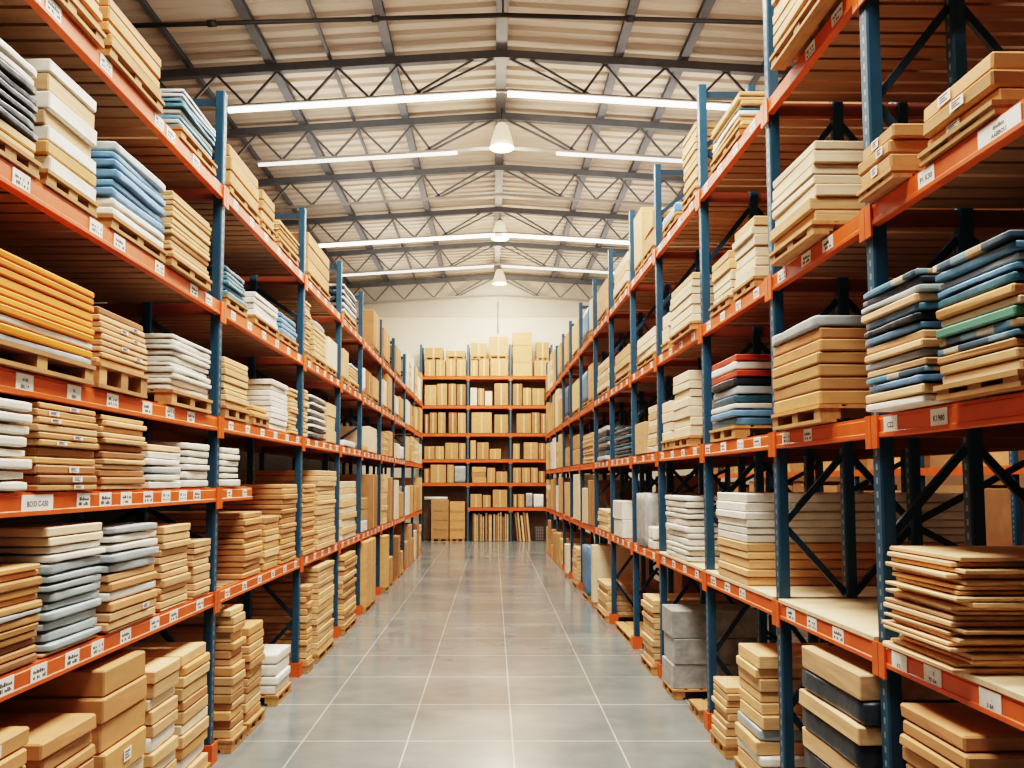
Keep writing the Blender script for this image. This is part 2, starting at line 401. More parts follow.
def build_rack(R, tickets, brace_rows, partial=None, skip=(), deck_pale=()):
    z6 = R.rz
    nb = len(R.posts)-1
    roots = []
    for i in range(nb):
        u0, u1 = R.posts[i], R.posts[i+1]
        if R.side == 'end':
            lab = 'blue and orange pallet rack bay against the back wall, %s from its left end' % ORD[i+1]
        else:
            lab = 'blue and orange pallet rack bay on the %s of the aisle, %s from the camera' % (R.side, ORD[i+1])
        root = empty('pallet_rack', R.P((u0+u1)/2, 0, 0), R.rz); tag(root, lab, 'rack', 'blue and orange pallet rack bays'); roots.append(root)
        if R.side == 'end':
            pw2 = (u1-u0)/2-.05
            obj('added_shade_panel', MB().box(-pw2, pw2, R.depth+.004, R.depth+.014, .02, 6.5).mesh('added_shade_panel', [M['panel']]), root)  # added sheet that darkens the gaps between boxes like shade
        uc = (u0+u1)/2
        def frame(u, front_only=False):
            x = R.lx(u-uc)
            for j, d in enumerate(R.pd):
                pw = .10 if j == 0 else .085
                o = obj('post', post_mesh(R.top, pw), root, (x, d, 0))
                if j == 0 and R.side != 'end': obj('post_guard', guard_mesh(), root, (x, d, 0))
            dl = R.pd[-1]
            obj('top_crossbar', bar_mesh((R.side, 'top'), (0, .075, 0), (0, dl, 0), .05, .07, M['brace']), root, (x, 0, R.top-.10))
            if R.side == 'end': return
            for lv, z in R.lv.items():
                if lv == 'G' or (R.side == 'left' and lv == 'B'): continue
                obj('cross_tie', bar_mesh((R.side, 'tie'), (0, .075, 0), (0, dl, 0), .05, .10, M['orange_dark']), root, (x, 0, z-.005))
            lvz = sorted(R.lv.values())+[R.top-.15]
            for j in range(len(R.pd)-1):
                d0, d1 = R.pd[j]+.075, R.pd[j+1]
                for q in range(len(lvz)-1):
                    a, bz = lvz[q]+.12, lvz[q+1]-.12
                    if bz-a < .5 or (i > 6): continue
                    mid = (a+bz)/2
                    if j % 2 == 0:
                        obj('brace', bar_mesh((R.side, j, q, 1), (0, d1, a), (0, d0, mid-.03), .03, .045, M['brace']), root, (x, 0, 0))
                        obj('brace', bar_mesh((R.side, j, q, 2), (0, d0, mid+.03), (0, d1, bz), .03, .045, M['brace']), root, (x, 0, 0))
                    else:
                        obj('brace', bar_mesh((R.side, j, q, 1), (0, d0, bz), (0, d1, mid+.03), .03, .045, M['brace']), root, (x, 0, 0))
                        obj('brace', bar_mesh((R.side, j, q, 2), (0, d1, mid-.03), (0, d0, a), .03, .045, M['brace']), root, (x, 0, 0))
        if i == 0: frame(u0)
        frame(u1)
        for lv, z in R.lv.items():
            if lv == 'G' or (R.side, i, lv) in skip: continue
            a, bb = u0+.054, u1-.054
            short = False
            if partial and (i, lv) in partial: bb = partial[(i, lv)]; short = True
            elif R.side == 'left' and lv == 'B' and i > 0: continue
            w = bb-a; xm = R.lx((a+bb)/2-uc)
            bm = cached(('beam', round(w, 3)), lambda: MB().extrude(BEAM_PROF, -w/2, w/2).mesh('beam', [M['orange']]))
            bf = obj('beam', bm, root, (xm, -.012, z))
            for sx_ in (-1, 1):
                if short and (sx_ == 1) != R.flip: continue
                ob = obj('end_bracket', bracket_mesh(), bf, (sx_*(w/2+.004), -.002, 0), 0)
                if sx_ < 0: ob.scale = (-1, 1, 1)
            bm2 = cached(('beam2', round(w, 3)), lambda: MB().extrude(BEAM_PROF, -w/2, w/2).mesh('beam', [M['orange_dark' if R.side != 'end' else 'orange']]))  # back beams painted darker to imitate the shade inside the rack
            o = obj('beam', bm2, root, (xm, R.depth-.05, z))
            pale = (R.side, i, lv) in deck_pale
            dkn = max(4, int(w/(.17 if not pale else .24))); st = w/dkn
            def dk():
                b = MB()
                for q in range(dkn):
                    x0 = -w/2+q*st; b.box(x0, x0+st*(.80 if not pale else .985), *((.034, R.depth-.056, .046, DECKTOP) if not pale else (-.02, R.depth-.02, .060, .085)))
                return b.mesh('deck', [M['deckpale' if pale else 'deckwood']])
            obj('slat_deck', cached(('deck', round(w, 3), R.depth, pale), dk), root, (xm, 0, z))
            # shelf tickets
            tk = tickets.get((i, lv))
            if tk is None and R.side != 'end':
                n = int(w/.46) if i < 7 else 0
                tk = [(a+.25+(w-.5)*q/max(1, n-1), .13, .075, rnd.randrange(6)) for q in range(n)]
            for (u, tw, th, kk) in (tk or []):
                obj('shelf_ticket', card_mesh(tw, th, kk), bf, (R.lx(u-(a+bb)/2), -.0005 if R.side != 'end' else 0, .005))
    return roots

def tk_px(R, xs, y, tw=.16, th=.088, txt=None):
    out = []
    for q, x in enumerate(xs):
        u, z = R.px(x, y); out.append((u, (txt or {}).get((x, 'w'), tw), th, (txt or {}).get(x, rnd.randrange(6))))
    return out
TL = {(0, 'E'): tk_px(LEFT, (27, 49, 104, 159, 171, 197), 60), (0, 'D'): tk_px(LEFT, (17, 94, 118, 159, 194, 209), 220),
      (0, 'C'): tk_px(LEFT, (22, 72, 111, 146, 169, 190), 380, txt={22: '-4 90\nBBL1.P', 72: '8L\nBBB1'}),
      (0, 'B'): tk_px(LEFT, (35, 81, 103, 124, 146, 164, 181, 195), 500, txt={35: 'BO33 C-030', (35, 'w'): .31}),
      (0, 'A'): tk_px(LEFT, (3, 37, 70, 95, 123, 152, 171, 197), 650)}
TR = {(0, 'A'): tk_px(RIGHT, (903, 936, 993), 690, txt={903: '\n8 5..', 936: '    5\n77 -54', 993: '    .\n3 84'}),
      (0, 'C'): tk_px(RIGHT, (893, 942), 420, .15, .085, txt={893: 'CZ2', 942: 'K1980'}),
      (0, 'D'): tk_px(RIGHT, (928, 1003), 150, .15, .085, txt={928: 'P1 K30', 1003: 'dnu8on\nAABBOU', (1003, 'w'): .30}),
      (1, 'A'): tk_px(RIGHT, (793, 814, 840), 620), (1, 'C'): tk_px(RIGHT, (788, 810), 440, .14), (1, 'D'): tk_px(RIGHT, (783, 808, 830), 250),
      (1, 'E'): tk_px(RIGHT, (812, 840), 40),
      (2, 'A'): tk_px(RIGHT, (715, 729, 744), 590), (2, 'C'): tk_px(RIGHT, (709, 725, 742, 759), 450)}
build_rack(LEFT, TL, 4, partial={(1, 'B'): 8.45})
build_rack(RIGHT, TR, 4, deck_pale=PALE)
build_rack(END, {}, 4, skip={('end', 0, 'A')})

# ------------------------------------------------------------------ stacks of goods
LEVELS_ABOVE = {}
def next_z(R, lv, bay, u):
    zs = [z for k_, z in R.lv.items() if z > R.lv[lv]+.01 and not (R.side == 'left' and k_ == 'B' and (bay > 1 or (bay == 1 and u > 8.5))) and not (R.side == 'end' and bay == 0 and k_ == 'A')]
    return min(zs)-.075 if zs else 99
SPECS = {}
NEARU = 11.0
def spec(R, lv, x0, x1, top, codes, d=None, pallet=None, depth=1.08, style=None, jit=1.2, stick=.0, ph=None, zb=None):
    if d is None: d = -.10 if lv == 'G' else -.03
    if pallet is None: pallet = lv in 'DE' and R.side != 'end' or lv == 'G'
    if ph is None: ph = .085 if lv in 'DE' else .11
    ym = top[1]+20
    if set(codes) <= set('kKb') and 5 <= len(codes) <= 12 and R.side != 'end':      # more, thinner layers
        codes = ''.join(c*(2 if q % 3 == 1 else 1) for q, c in enumerate(codes))
    ua, _ = R.px(x0, ym, d); ub, _ = R.px(x1, ym, d); u0, u1 = min(ua, ub), max(ua, ub)
    _, zt = R.px(top[0], top[1], d)
    bay = max([i for i in range(len(R.posts)-1) if R.posts[i] <= (u0+u1)/2+1e-6] or [0])
    SPECS.setdefault((R.side, bay, lv), []).append(dict(R=R, lv=lv, u0=u0, u1=u1, zt=zt, codes=codes, d=d, pallet=pallet, depth=depth, style=style, jit=jit, stick=stick, ph=ph, bay=bay, zb=zb))

def uspec(R, lv, u0, u1, zt, codes, d=-.03, pallet=False, depth=.8, style=None, jit=1.0, stick=0, ph=.12, zb=None):
    bay = max([i for i in range(len(R.posts)-1) if R.posts[i] <= (u0+u1)/2+1e-6] or [0])
    SPECS.setdefault((R.side, bay, lv), []).append(dict(R=R, lv=lv, u0=u0, u1=u1, zt=zt, codes=codes, d=d, pallet=pallet, depth=depth, style=style, jit=jit, stick=stick, ph=ph, bay=bay, zb=zb))

L_ = LEFT
# left, top shelf
spec(L_, 'E', 36, 108, (108, -34), 'kkkkk', d=-.05, stick=.3)
spec(L_, 'E', 111, 166, (154, 44), 'kkkk', d=-.05, stick=.3)
spec(L_, 'E', 183, 219, (183, 86), 'TgBgTBgg', d=-.03)
spec(L_, 'E', 232, 262, (232, 142), 'kkk', d=-.03)
spec(L_, 'E', 264, 277, (264, 188), 'kkk', d=-.03)
spec(L_, 'E', 281, 300, (281, 218), 'KKKKKKKK', d=-.03)
spec(L_, 'E', 310, 331, (311, 232), 'kkk', d=-.03)
spec(L_, 'E', 344, 357, (345, 284), 'wNwNwNwNw', d=-.03)
spec(L_, 'E', 374, 380, (374, 309), 'k'); spec(L_, 'E', 384, 390, (384, 327), 'k'); spec(L_, 'E', 395.5, 401, (396, 344), 'k')
# left, fourth shelf
spec(L_, 'D', -24, 45, (46, 72), 'ttNNNNNNww', d=-.03)
spec(L_, 'D', 50, 102, (102, 103), 'WkWtWtW', d=-.03)
spec(L_, 'D', 115, 170, (115, 137), 'wwBBBBBp', d=-.03)
spec(L_, 'D', 173, 214, (173, 186), 'KKKKKKKKK', d=-.06)
spec(L_, 'D', 226, 249, (226, 262), 'TTTTTT', d=-.03)
spec(L_, 'D', 256, 280, (257, 291), 'WWWW', d=-.03)
spec(L_, 'D', 282, 299, (282, 310), 'BBBB', d=-.03)
spec(L_, 'D', 305, 313, (306, 298), 'KKKKKKKKKKKK')
spec(L_, 'D', 315, 327, (316, 319), 'KKKKKKs')
spec(L_, 'D', 329, 337.5, (329, 336), 'c')
spec(L_, 'D', 342, 349, (342, 346), 'K'); spec(L_, 'D', 351, 359, (352, 363), 'KKKKKw')
spec(L_, 'D', 362.5, 366, (363, 366), 'w'); spec(L_, 'D', 367, 372, (367, 369), 'b'); spec(L_, 'D', 373.5, 379, (374, 376), 'k')
spec(L_, 'D', 384, 387, (384, 379), 'c'); spec(L_, 'D', 388, 392.5, (388, 374), 'k')
spec(L_, 'D', 396, 399, (396, 395), 'c'); spec(L_, 'D', 400, 403.5, (400, 396), 'k')
# left, third shelf
spec(L_, 'C', -24, 98, (98, 292), 'powooooooo', d=-.06, pallet=True, jit=.6)
spec(L_, 'C', 102, 151, (102, 304), 'KKKKKKb', d=-.05, pallet=True, stick=.4, ph=.15)
spec(L_, 'C', 174, 214, (174, 332), 'wwwwwwwwww', d=-.05, pallet=True)
spec(L_, 'C', 227, 251, (227, 355), 'KKKKKK', pallet=True)
spec(L_, 'C', 254, 270, (254, 408), 'kk', pallet=True, ph=.10)
spec(L_, 'C', 273, 290, (273, 378), 'WWWWWWWWW')
spec(L_, 'C', 292, 299.5, (292, 387), 'KKKKKKKKKK')
spec(L_, 'C', 304.8, 310, (305, 388), 'KKKKKKKKKK')
spec(L_, 'C', 312, 327, (313, 394), 'NwNwNwNwNwNw')
spec(L_, 'C', 329, 337, (329, 402), 'KKK')
spec(L_, 'C', 344, 356, (344, 442), 'w', depth=.4); uspec(L_, 'C', 13.6, 15.2, 3.78, 'b', d=.45, depth=.6)
spec(L_, 'C', 363, 368, (363, 445), 'k'); spec(L_, 'C', 369.5, 377, (370, 426), 'c')
spec(L_, 'C', 384, 389, (384, 432), 'KKKKKKK'); spec(L_, 'C', 389.6, 392.8, (390, 431), 'k')
spec(L_, 'C', 396.5, 400, (397, 443), 'c'); spec(L_, 'C', 401, 404, (401, 446), 'w')
# left, second shelf
spec(L_, 'B', -24, 38, (39, 402), 'wwwwwwww', d=-.06)
spec(L_, 'B', 41, 103, (103, 404), 'kbkbkKkk', d=-.05, stick=.7)
spec(L_, 'B', 105, 150, (105, 413), 'KbKKbKKKK', d=-.04)
spec(L_, 'B', 152, 186, (152, 443), 'WwgwWt', d=-.04)
spec(L_, 'B', 188, 213, (188, 441), 'wwwwww', d=-.04)
spec(L_, 'B', 224, 243, (224, 446), 'wwwwww')
# left, lowest shelf
spec(L_, 'A', -24, 47, (47, 562), 'bkbbkkgkkkbkk', d=-.03)
spec(L_, 'A', 52, 108, (108, 521), 'tpppppppppwwcc', d=-.03)
spec(L_, 'A', 113, 162, (162, 521), 'tKKkwkKppwwg', d=-.05, stick=.2)
spec(L_, 'A', 165, 193, (165, 526), 'tKKKKKKKKKKK', d=-.03)
spec(L_, 'A', 196, 213.5, (196, 541), 'tKKKKKKKK', d=-.03)
spec(L_, 'A', 246, 264, (246, 513), 'kkkkkkkk')
spec(L_, 'A', 267, 281, (267, 517), 'kKkKkk')
spec(L_, 'A', 284, 299, (284, 484), 'kkkkkkkkkkkk')
spec(L_, 'A', 305, 317, (305, 484), 'kkkkkkkkkkk')
spec(L_, 'A', 319.5, 336.5, (320, 470), 'KKKKKKKKKKKK')
spec(L_, 'A', 343, 357, (343, 481), 'cKcKcKcKc')
spec(L_, 'A', 362.5, 368, (363, 498), 'wkk'); spec(L_, 'A', 369.5, 378, (370, 474), 'b')
spec(L_, 'A', 384, 388, (384, 474), 'KKKKKK'); spec(L_, 'A', 389, 393, (389, 477), 'b')
spec(L_, 'A', 396.5, 399, (397, 480), 'c'); spec(L_, 'A', 400.5, 404, (401, 492), 'k')
# left, floor level
spec(L_, 'G', -30, 40, (40, 724), 'kkbkkKkk', stick=.2, jit=2); spec(L_, 'G', 46, 102, (102, 710), 'kbkkbkkk', stick=.2, jit=2)
spec(L_, 'G', 106, 152, (106, 672), 'kkckkkk', stick=.4, jit=1.6)
spec(L_, 'G', 155, 183, (155, 672), 'KcKcKwKKcKK', jit=1.5); spec(L_, 'G', 186, 213, (186, 656), 'KwkKcKkKKkK', jit=1.5)
spec(L_, 'G', 235, 249, (236, 610), 'KkKkKkKkKkK', jit=2); spec(L_, 'G', 251, 267, (251, 628), 'kKkKkkKk', jit=2)
spec(L_, 'G', 278, 292, (278, 655), 'wwww')
spec(L_, 'G', 305, 315, (305, 589), 'kKkkkKkkkk', jit=1.5); spec(L_, 'G', 319.5, 335, (320, 567), 'KKKKKKKKKKK', jit=1.5)
spec(L_, 'G', 344, 357.5, (344, 557), 'kKkKkKkKkKk', jit=2)
spec(L_, 'G', 366, 376, (366, 542), 'k'); spec(L_, 'G', 386, 389.5, (386, 536), 'k'); spec(L_, 'G', 390, 393, (390, 558), 'k')
spec(L_, 'G', 397, 400.5, (397, 537), 'b'); spec(L_, 'G', 401, 403.5, (401, 552), 'k')

R_ = RIGHT
# right, top shelf
spec(R_, 'E', 768, 826, (768, -12), 'KKKKK', d=-.15)
spec(R_, 'E', 709, 738, (735, 94), 'KKwTKKK', d=-.03)
spec(R_, 'E', 680, 698, (697, 114), 'KKKKKKK', d=-.03); spec(R_, 'E', 662, 676, (675, 202), 'B', d=-.03)
spec(R_, 'E', 642, 655, (654, 204), 'kk', d=-.03); spec(R_, 'E', 633.8, 641, (640, 208), 'K', d=-.03)
spec(R_, 'E', 613, 626, (625, 252), 'cKc', d=-.03); spec(R_, 'E', 597, 607, (606, 278), 'K'); spec(R_, 'E', 589, 593, (592, 296), 'c'); spec(R_, 'E', 582, 588, (588, 306), 'B')
spec(R_, 'E', 572, 578, (578, 318), 'K'); spec(R_, 'E', 564, 568.5, (568, 331), 'k'); spec(R_, 'E', 557.5, 561.5, (561, 341), 'k')
# right, third shelf
spec(R_, 'D', 914, 990, (990, 45), 'kkk', d=-.04, ph=.06, stick=.9); spec(R_, 'D', 840, 890, (890, 120), 'kkk', d=-.10, ph=.06, stick=.6)
spec(R_, 'D', 766, 810, (810, 138), 'KKccccc', d=-.12)
spec(R_, 'D', 731, 752, (752, 214), 'cccccK', d=-.03); spec(R_, 'D', 708, 727, (727, 248), 'cccKK', d=-.03)
spec(R_, 'D', 668, 690, (690, 271), 'cccccK', d=-.06); spec(R_, 'D', 660.5, 666.5, (666, 312), 'cc', d=-.03)
spec(R_, 'D', 636, 655, (650, 328), 'ccc', d=-.03); spec(R_, 'D', 614, 629, (625, 346), 'KKK', d=-.03)
spec(R_, 'D', 597, 607, (606, 357), 'cKcKc'); spec(R_, 'D', 588, 592.5, (592, 362), 'k'); spec(R_, 'D', 582, 587, (587, 370), 'B')
spec(R_, 'D', 572, 578, (578, 378), 'K'); spec(R_, 'D', 564.5, 568.5, (568, 385), 'T')
# right, second shelf
spec(R_, 'C', 928, 1012, (1012, 226), 'cKkmmGckTBpBm', d=-.13, pallet=True, ph=.065)
spec(R_, 'C', 856, 918, (918, 264), 'WtBmKpttBNBtpNm', d=-.17)
spec(R_, 'C', 769, 817, (817, 313), 'kkkkkkg', d=-.1, pallet=True, jit=.8)
spec(R_, 'C', 708, 733, (733, 353), 'BBwTpNrwr', pallet=True)
spec(R_, 'C', 671, 687, (687, 369), 'ccccccc', pallet=True, depth=.9); spec(R_, 'C', 660.5, 669.5, (669, 400), 'cccc', pallet=True, depth=.9)
spec(R_, 'C', 646, 654.5, (654, 404), 'cKcKcKc'); spec(R_, 'C', 634.5, 644.5, (644, 421), 'K')
spec(R_, 'C', 613, 629, (628, 426), 'TNTTNTNT'); spec(R_, 'C', 597, 606.5, (606, 425), 'gTNgTNg'); spec(R_, 'C', 582.5, 592, (591, 432), 'KKKKKKKK')
spec(R_, 'C', 572, 578, (577, 434), 'kk'); spec(R_, 'C', 565, 569, (569, 447), 'k')
# right, lowest shelf
spec(R_, 'A', 874, 952, (952, 557), 't'*22, d=-.12, jit=3.5)
spec(R_, 'A', 714.5, 745, (745, 493), 'KKKKKWWWWWW', depth=1.95)
spec(R_, 'A', 664, 686, (686, 496), 'wwwwwwwwwww')
spec(R_, 'A', 646, 652, (652, 527), 'ww', depth=.5); spec(R_, 'A', 636, 644.5, (644, 493), 's')
spec(R_, 'A', 613, 622, (622, 501), 'WW'); spec(R_, 'A', 597, 607, (606, 510), 'KcKcKc', jit=2); uspec(R_, 'A', 14.8, 16.3, 2.5, 'k', d=1.12, depth=.8)
spec(R_, 'A', 582, 586.5, (586, 488), 'c'); spec(R_, 'A', 587.5, 592, (592, 480), 'b'); spec(R_, 'A', 573, 579, (579, 474), 'c'); spec(R_, 'A', 564.5, 568.5, (568, 482), 'K')
# right, floor level
spec(R_, 'G', 893, 966, (966, 740), 'kkkkbkkkKkkk', stick=.15, jit=2)
spec(R_, 'G', 796, 860, (860, 677), 'tNtNtNtNt', jit=1.5)
spec(R_, 'G', 732, 757, (757, 657), 'KwKpKKKKKK', jit=2.5); spec(R_, 'G', 709, 724, (724, 688), 'KKKKKK', jit=1.5)
spec(R_, 'G', 661, 672, (672, 611), 'sss', depth=1.0, style='board')
spec(R_, 'G', 640, 653, (653, 602), 'KKKKKKKK', jit=1.5)
uspec(R_, 'G', 12.7, 14.3, 1.05, 'bb', d=.75, depth=.9)
spec(R_, 'G', 596.5, 606.5, (606, 586), 'tKtKtK', jit=2); spec(R_, 'G', 588, 592.5, (592, 545), 'c'); spec(R_, 'G', 582, 587, (587, 547), 'B')
spec(R_, 'G', 572, 578, (577, 549), 'KKKKKKK'); spec(R_, 'G', 564.5, 568.5, (568, 546), 'c')

# far bays of both racks: upright cartons and short stacks
for R in (LEFT, RIGHT):
    for bay in range(len(R.posts)-1):
        for lv in R.lv:
            if lv == 'B' or (R.side, bay, lv) in SPECS or bay < 5: continue
            u = R.posts[bay]+.12; end = R.posts[bay+1]-.12
            room = min(next_z(R, lv, bay, u)-R.lv[lv]-.1, 1.15)
            while u < end-.45:
                w = min(rnd.uniform(.55, 1.0), end-u)
                h = room*rnd.uniform(.55, .95)
                c = rnd.choice(['k', 'k', 'k', 'b', 'c', 'KKKKK', 'K', 'W', 'kk', 'cKcKcK'])
                uspec(R, lv, u, u+w, R.lv[lv]+DECKTOP+h, c, depth=.9)
                u += w+rnd.uniform(.06, .25)

# end rack
def e4(lv, x0, x1, yt, codes, d=-.02): spec(END, lv, x0, x1, (x0, yt), codes, d=d, depth=.8, pallet=False)
def cv(x): return 380+x/4.655
def e_row(lv, y0, rows):
    for (a, b, t, c) in rows: e4(lv, cv(a), cv(b), y0+t/4.655, c)
e_row('F', 290, [(207, 255, 326, 'k'), (259, 303, 326, 'k'), (308, 352, 322, 'k'), (356, 399, 322, 'k'), (416, 456, 326, 'k'), (460, 508, 322, 'k'), (514, 596, 320, 'k'), (617, 708, 196, 'kkk'), (719, 790, 328, 'k')])
for a, b, t, zy in ((206, 292, 268, 326), (306, 396, 282, 322), (414, 496, 246, 322), (507, 596, 216, 320), (728, 800, 242, 328)):
    spec(END, 'F', cv(a), cv(b), (cv(a), 290+t/4.655), 'k', d=-.02, depth=.8, pallet=True, ph=.11, zb=END.px(cv(a), 290+zy/4.655)[1]+.004)
e_row('E', 290, [(207, 262, 442, 'k'), (266, 312, 436, 'k'), (318, 354, 436, 'b'), (358, 402, 438, 'b'), (414, 452, 455, 'c'), (456, 486, 458, 'k'), (489, 522, 470, 'c'), (532, 606, 434, 'k'), (617, 662, 436, 'b'), (666, 705, 455, 'k'), (709, 765, 458, 'k')])
e_row('D', 290, [(207, 226, 578, 'b'), (231, 264, 570, 'b'), (269, 304, 570, 'k'), (319, 358, 570, 'b'), (362, 402, 572, 'k'), (426, 520, 570, 'k'), (532, 604, 580, 'k'), (636, 703, 575, 'k'), (707, 744, 570, 'b'), (748, 775, 575, 'b')])
e_row('C', 420, [(205, 253, 122, 'k'), (257, 297, 122, 'k'), (303, 364, 106, 'k'), (368, 402, 108, 'k'), (417, 447, 95, 'k'), (452, 506, 104, 'k'), (510, 563, 134, 'k'), (617, 651, 110, 'k'), (670, 735, 104, 'k'), (739, 772, 108, 'b')])
e_row('B', 420, [(205, 230, 226, 'b'), (235, 307, 208, 'k'), (312, 343, 208, 'k'), (347, 402, 214, 's'), (426, 495, 218, 'kkk'), (499, 536, 222, 'k'), (541, 592, 240, 'k'), (620, 657, 222, 'k'), (660, 699, 222, 'k'), (703, 735, 222, 'k'), (739, 768, 238, 'b')])
e_row('A', 420, [(420, 474, 345, 'k'), (479, 515, 350, 'k'), (525, 592, 325, 'k'), (614, 639, 346, 'b'), (643, 672, 346, 'k'), (680, 711, 340, 's'), (716, 762, 345, 'w')])

def nice(R, bay, lv, nstack, stacks, layer=None, n=1):
    sh = SHELF[R.side][lv]
    st = '%s stack of %s %s bay' % (ORD[nstack], ORD[bay+1], R.side)
    pos = '' if n == 1 else ', ' + ('top one' if layer == n-1 else 'bottom one' if layer == 0 else '%s from top' % ORD[n-layer])
    return pos, st, sh

HANDLED = []
for key in sorted(SPECS, key=lambda k_: (k_[0], k_[1], k_[2])):
    side, bay, lv = key
    L = sorted(SPECS[key], key=lambda s: (s['u0'], s['d']))
    R = L[0]['R']
    lo, hi = R.posts[bay]+.075, R.posts[bay+1]-.075
    prev = {}
    for k_, s in enumerate(L):
        m = .03*(s['jit'] > 1.2)+.025*(len(s['codes']) == 1)
        back = s['d'] > .3
        back = (back, s['zb'] is not None)
        s['u0'] = max(s['u0'], lo+m, prev.get(back, -9)+.03); s['u1'] = min(s['u1'], hi-m)
        if s['u1']-s['u0'] < .16:
            s['u0'] = max(min(s['u0'], hi-m-.3), lo+m, prev.get(back, -9)+.03); s['u1'] = min(s['u0']+.3, hi-m)
            if s['u1']-s['u0'] < .1: continue
        prev[back] = s['u1']
        w = s['u1']-s['u0']
        z0 = R.lv[lv] + ((.085 if key in PALE else DECKTOP) if lv != 'G' else 0.0) + .002
        if s['zb'] is not None: z0 = s['zb']+.002
        zmax = next_z(R, lv, bay, s['u0'])
        zt = min(s['zt'], zmax)
        HANDLED.append((key, k_, s['u0'], s['u1'], round(zt-z0, 2)))
        uc = (s['u0']+s['u1'])/2; dep = s['depth']; dc = s['d']+dep/2
        near = s['u0'] < NEARU and side != 'end'
        codes = s['codes']; n = len(codes)
        if s['pallet']:
            grp = 'wooden pallets on the %s rack' % side
            pos, st, sh = nice(R, bay, lv, k_+1, len(L))
            what = CODES[codes[0]][2]
            if R.px is not None and s['u0'] < 16:
                make_pallet('wooden pallet under the %s, %s' % (st, sh), R.P(uc, dc, z0), R.rz, w, dep, s['ph'], grp)
            else:
                dkm = cached(('farp', round(w, 2), round(dep, 2)), lambda: MB().extrude([(-dep/2, 0), (dep/2, 0), (dep/2, .12), (-dep/2, .12)], -w/2, w/2).mesh('p', [M['pallet']]))
                po = make_pallet('wooden pallet under the %s, %s' % (st, sh), R.P(uc, dc, z0), R.rz, w, dep, s['ph'], grp, 2)
            z0 += s['ph']
        hh = max(zt-z0, .1)
        wts = []
        for c in codes:
            wts.append(rnd.uniform(.82, 1.2) * (1.25 if c in 'b' and n > 5 else 1))
        if lv == 'A' and codes[0] == 't' and n < 15: wts[0] *= .35
        tot = sum(wts); z = z0
        mcache = {}
        for li, c in enumerate(codes):
            h = hh*wts[li]/tot
            mat, nm, words, cat, shp = CODES[c]
            if c == 'K' and lv in 'GA': nm, words = 'tan_board', 'light tan board'  # same tan boards as the upper shelves, named apart on low levels
            if s['style']: shp = s['style']
            hq = h
            j = s['jit']*(1 if n > 1 else .3)
            je = min(.012*j, .05)
            lw = w-2*je if n > 1 else w; ld = dep-2*je
            if n > 1 and near: lw -= rnd.uniform(0, .025*j); ld -= rnd.uniform(0, .03)
            mk = (c, round(hq, 3))
            seed = rnd.randrange(9999)
            if shp == 'soft': me = soft_mesh(lw, ld, hq-.002, M[mat], seed)
            elif shp == 'box': me = box_mesh(lw, ld, hq-.005, .010 if near else .012, M[mat], .004 if near else 0, seed)
            else: me = box_mesh(lw, ld, hq-.006, .007, M[mat], .003, seed)
            name = nm if n > 1 else {'flat_carton': 'tall_carton'}.get(nm, nm)
            ox, od = rnd.uniform(-je, je)*.9, rnd.uniform(-je, je)*.9
            rot = rnd.uniform(-1, 1)*je/max(w, dep)*.8
            o = obj(name, me, None, R.P(uc+ox, dc+od, z), R.rz+rot)
            pos, st, sh = nice(R, bay, lv, k_+1, len(L), li, n)
            if n == 1: lab = 'upright %s, %s, %s' % (words, st.replace('stack', 'load'), sh) if nm == 'flat_carton' else '%s, %s, %s' % (words, st.replace('stack', 'load'), sh)
            else: lab = '%s%s, %s, %s' % (words, pos, st, sh)
            if s['zb'] is not None: lab = 'carton raised on a pallet above others, ' + lab.split(', ', 1)[1]
            tag(o, lab, cat, '%ss on the %s rack' % (nm.replace('_', ' '), side))
            if near and rnd.random() < s['stick']:
                so = obj('paper_sticker', sticker_mesh(), o, (rnd.uniform(-.28, .28)*lw, -ld/2-.0045, h*.5)); so.scale = (min(.11, lw*.2), 1, min(.075, h*.6))
            if n == 1 and nm == 'flat_carton' or (side == 'end' and n == 2):
                obj('packing_tape', tape_mesh(hq-.03), o, (0, -ld/2-.001, .012))
            z += h

# spare pallets standing empty on the floor of the right rack
for (xa, xb, y, lab) in ((679, 699, 690, 'empty wooden pallet on the floor beside the grey shrink-wrapped block'), (615, 630, 620, 'empty wooden pallet on the floor of the fifth right bay')):
    u0, _ = RIGHT.px(xb, y, -.03); u1, _ = RIGHT.px(xa, y, -.03)
    u0, u1 = min(u0, u1), max(u0, u1)
    if xa == 679: u1 = min(u1, 9.1); u0 = max(u0, 8.5)
    else: u0 = max(u0, 12.53)
    make_pallet(lab, RIGHT.P((u0+u1)/2, -.03+.35, 0), RIGHT.rz, u1-u0, .7, .12, 'wooden pallets on the right rack')

# tall crates on pallets at the foot of the end rack, leaning boards, wire cage
for q, (a, b, t) in enumerate(((240, 321, 372), (326, 396, 380))):
    x0, x1 = ex(cv(a)), ex(cv(b)); yt = 420+t/4.655
    zt = H+(481-yt)/F*34
    make_pallet('wooden pallet under the %s tall crate at the foot of the end rack' % ('left' if q == 0 else 'right'), ((x0+x1)/2, 34.3, 0), 0, x1-x0, .9, .13, 'pallets under the end rack crates')
    b_ = MB(); w = x1-x0; hc = zt-.13
    o = obj('tall_crate', box_mesh(w, .86, hc, .01, M['kraft']), None, ((x0+x1)/2, 34.32, .13))
    tag(o, 'tall light brown crate at the foot of the end rack, %s of the two' % ('left' if q == 0 else 'right'), 'crate', 'tall crates at the end rack')
    for zz in (.25, .5, .75):
        bb = MB(); bb.box(-w/2, w/2, -.012, 0, -.04, .04); obj('batten', bb.mesh('batten', [M['pallet']]), o, (0, -.43, hc*zz))
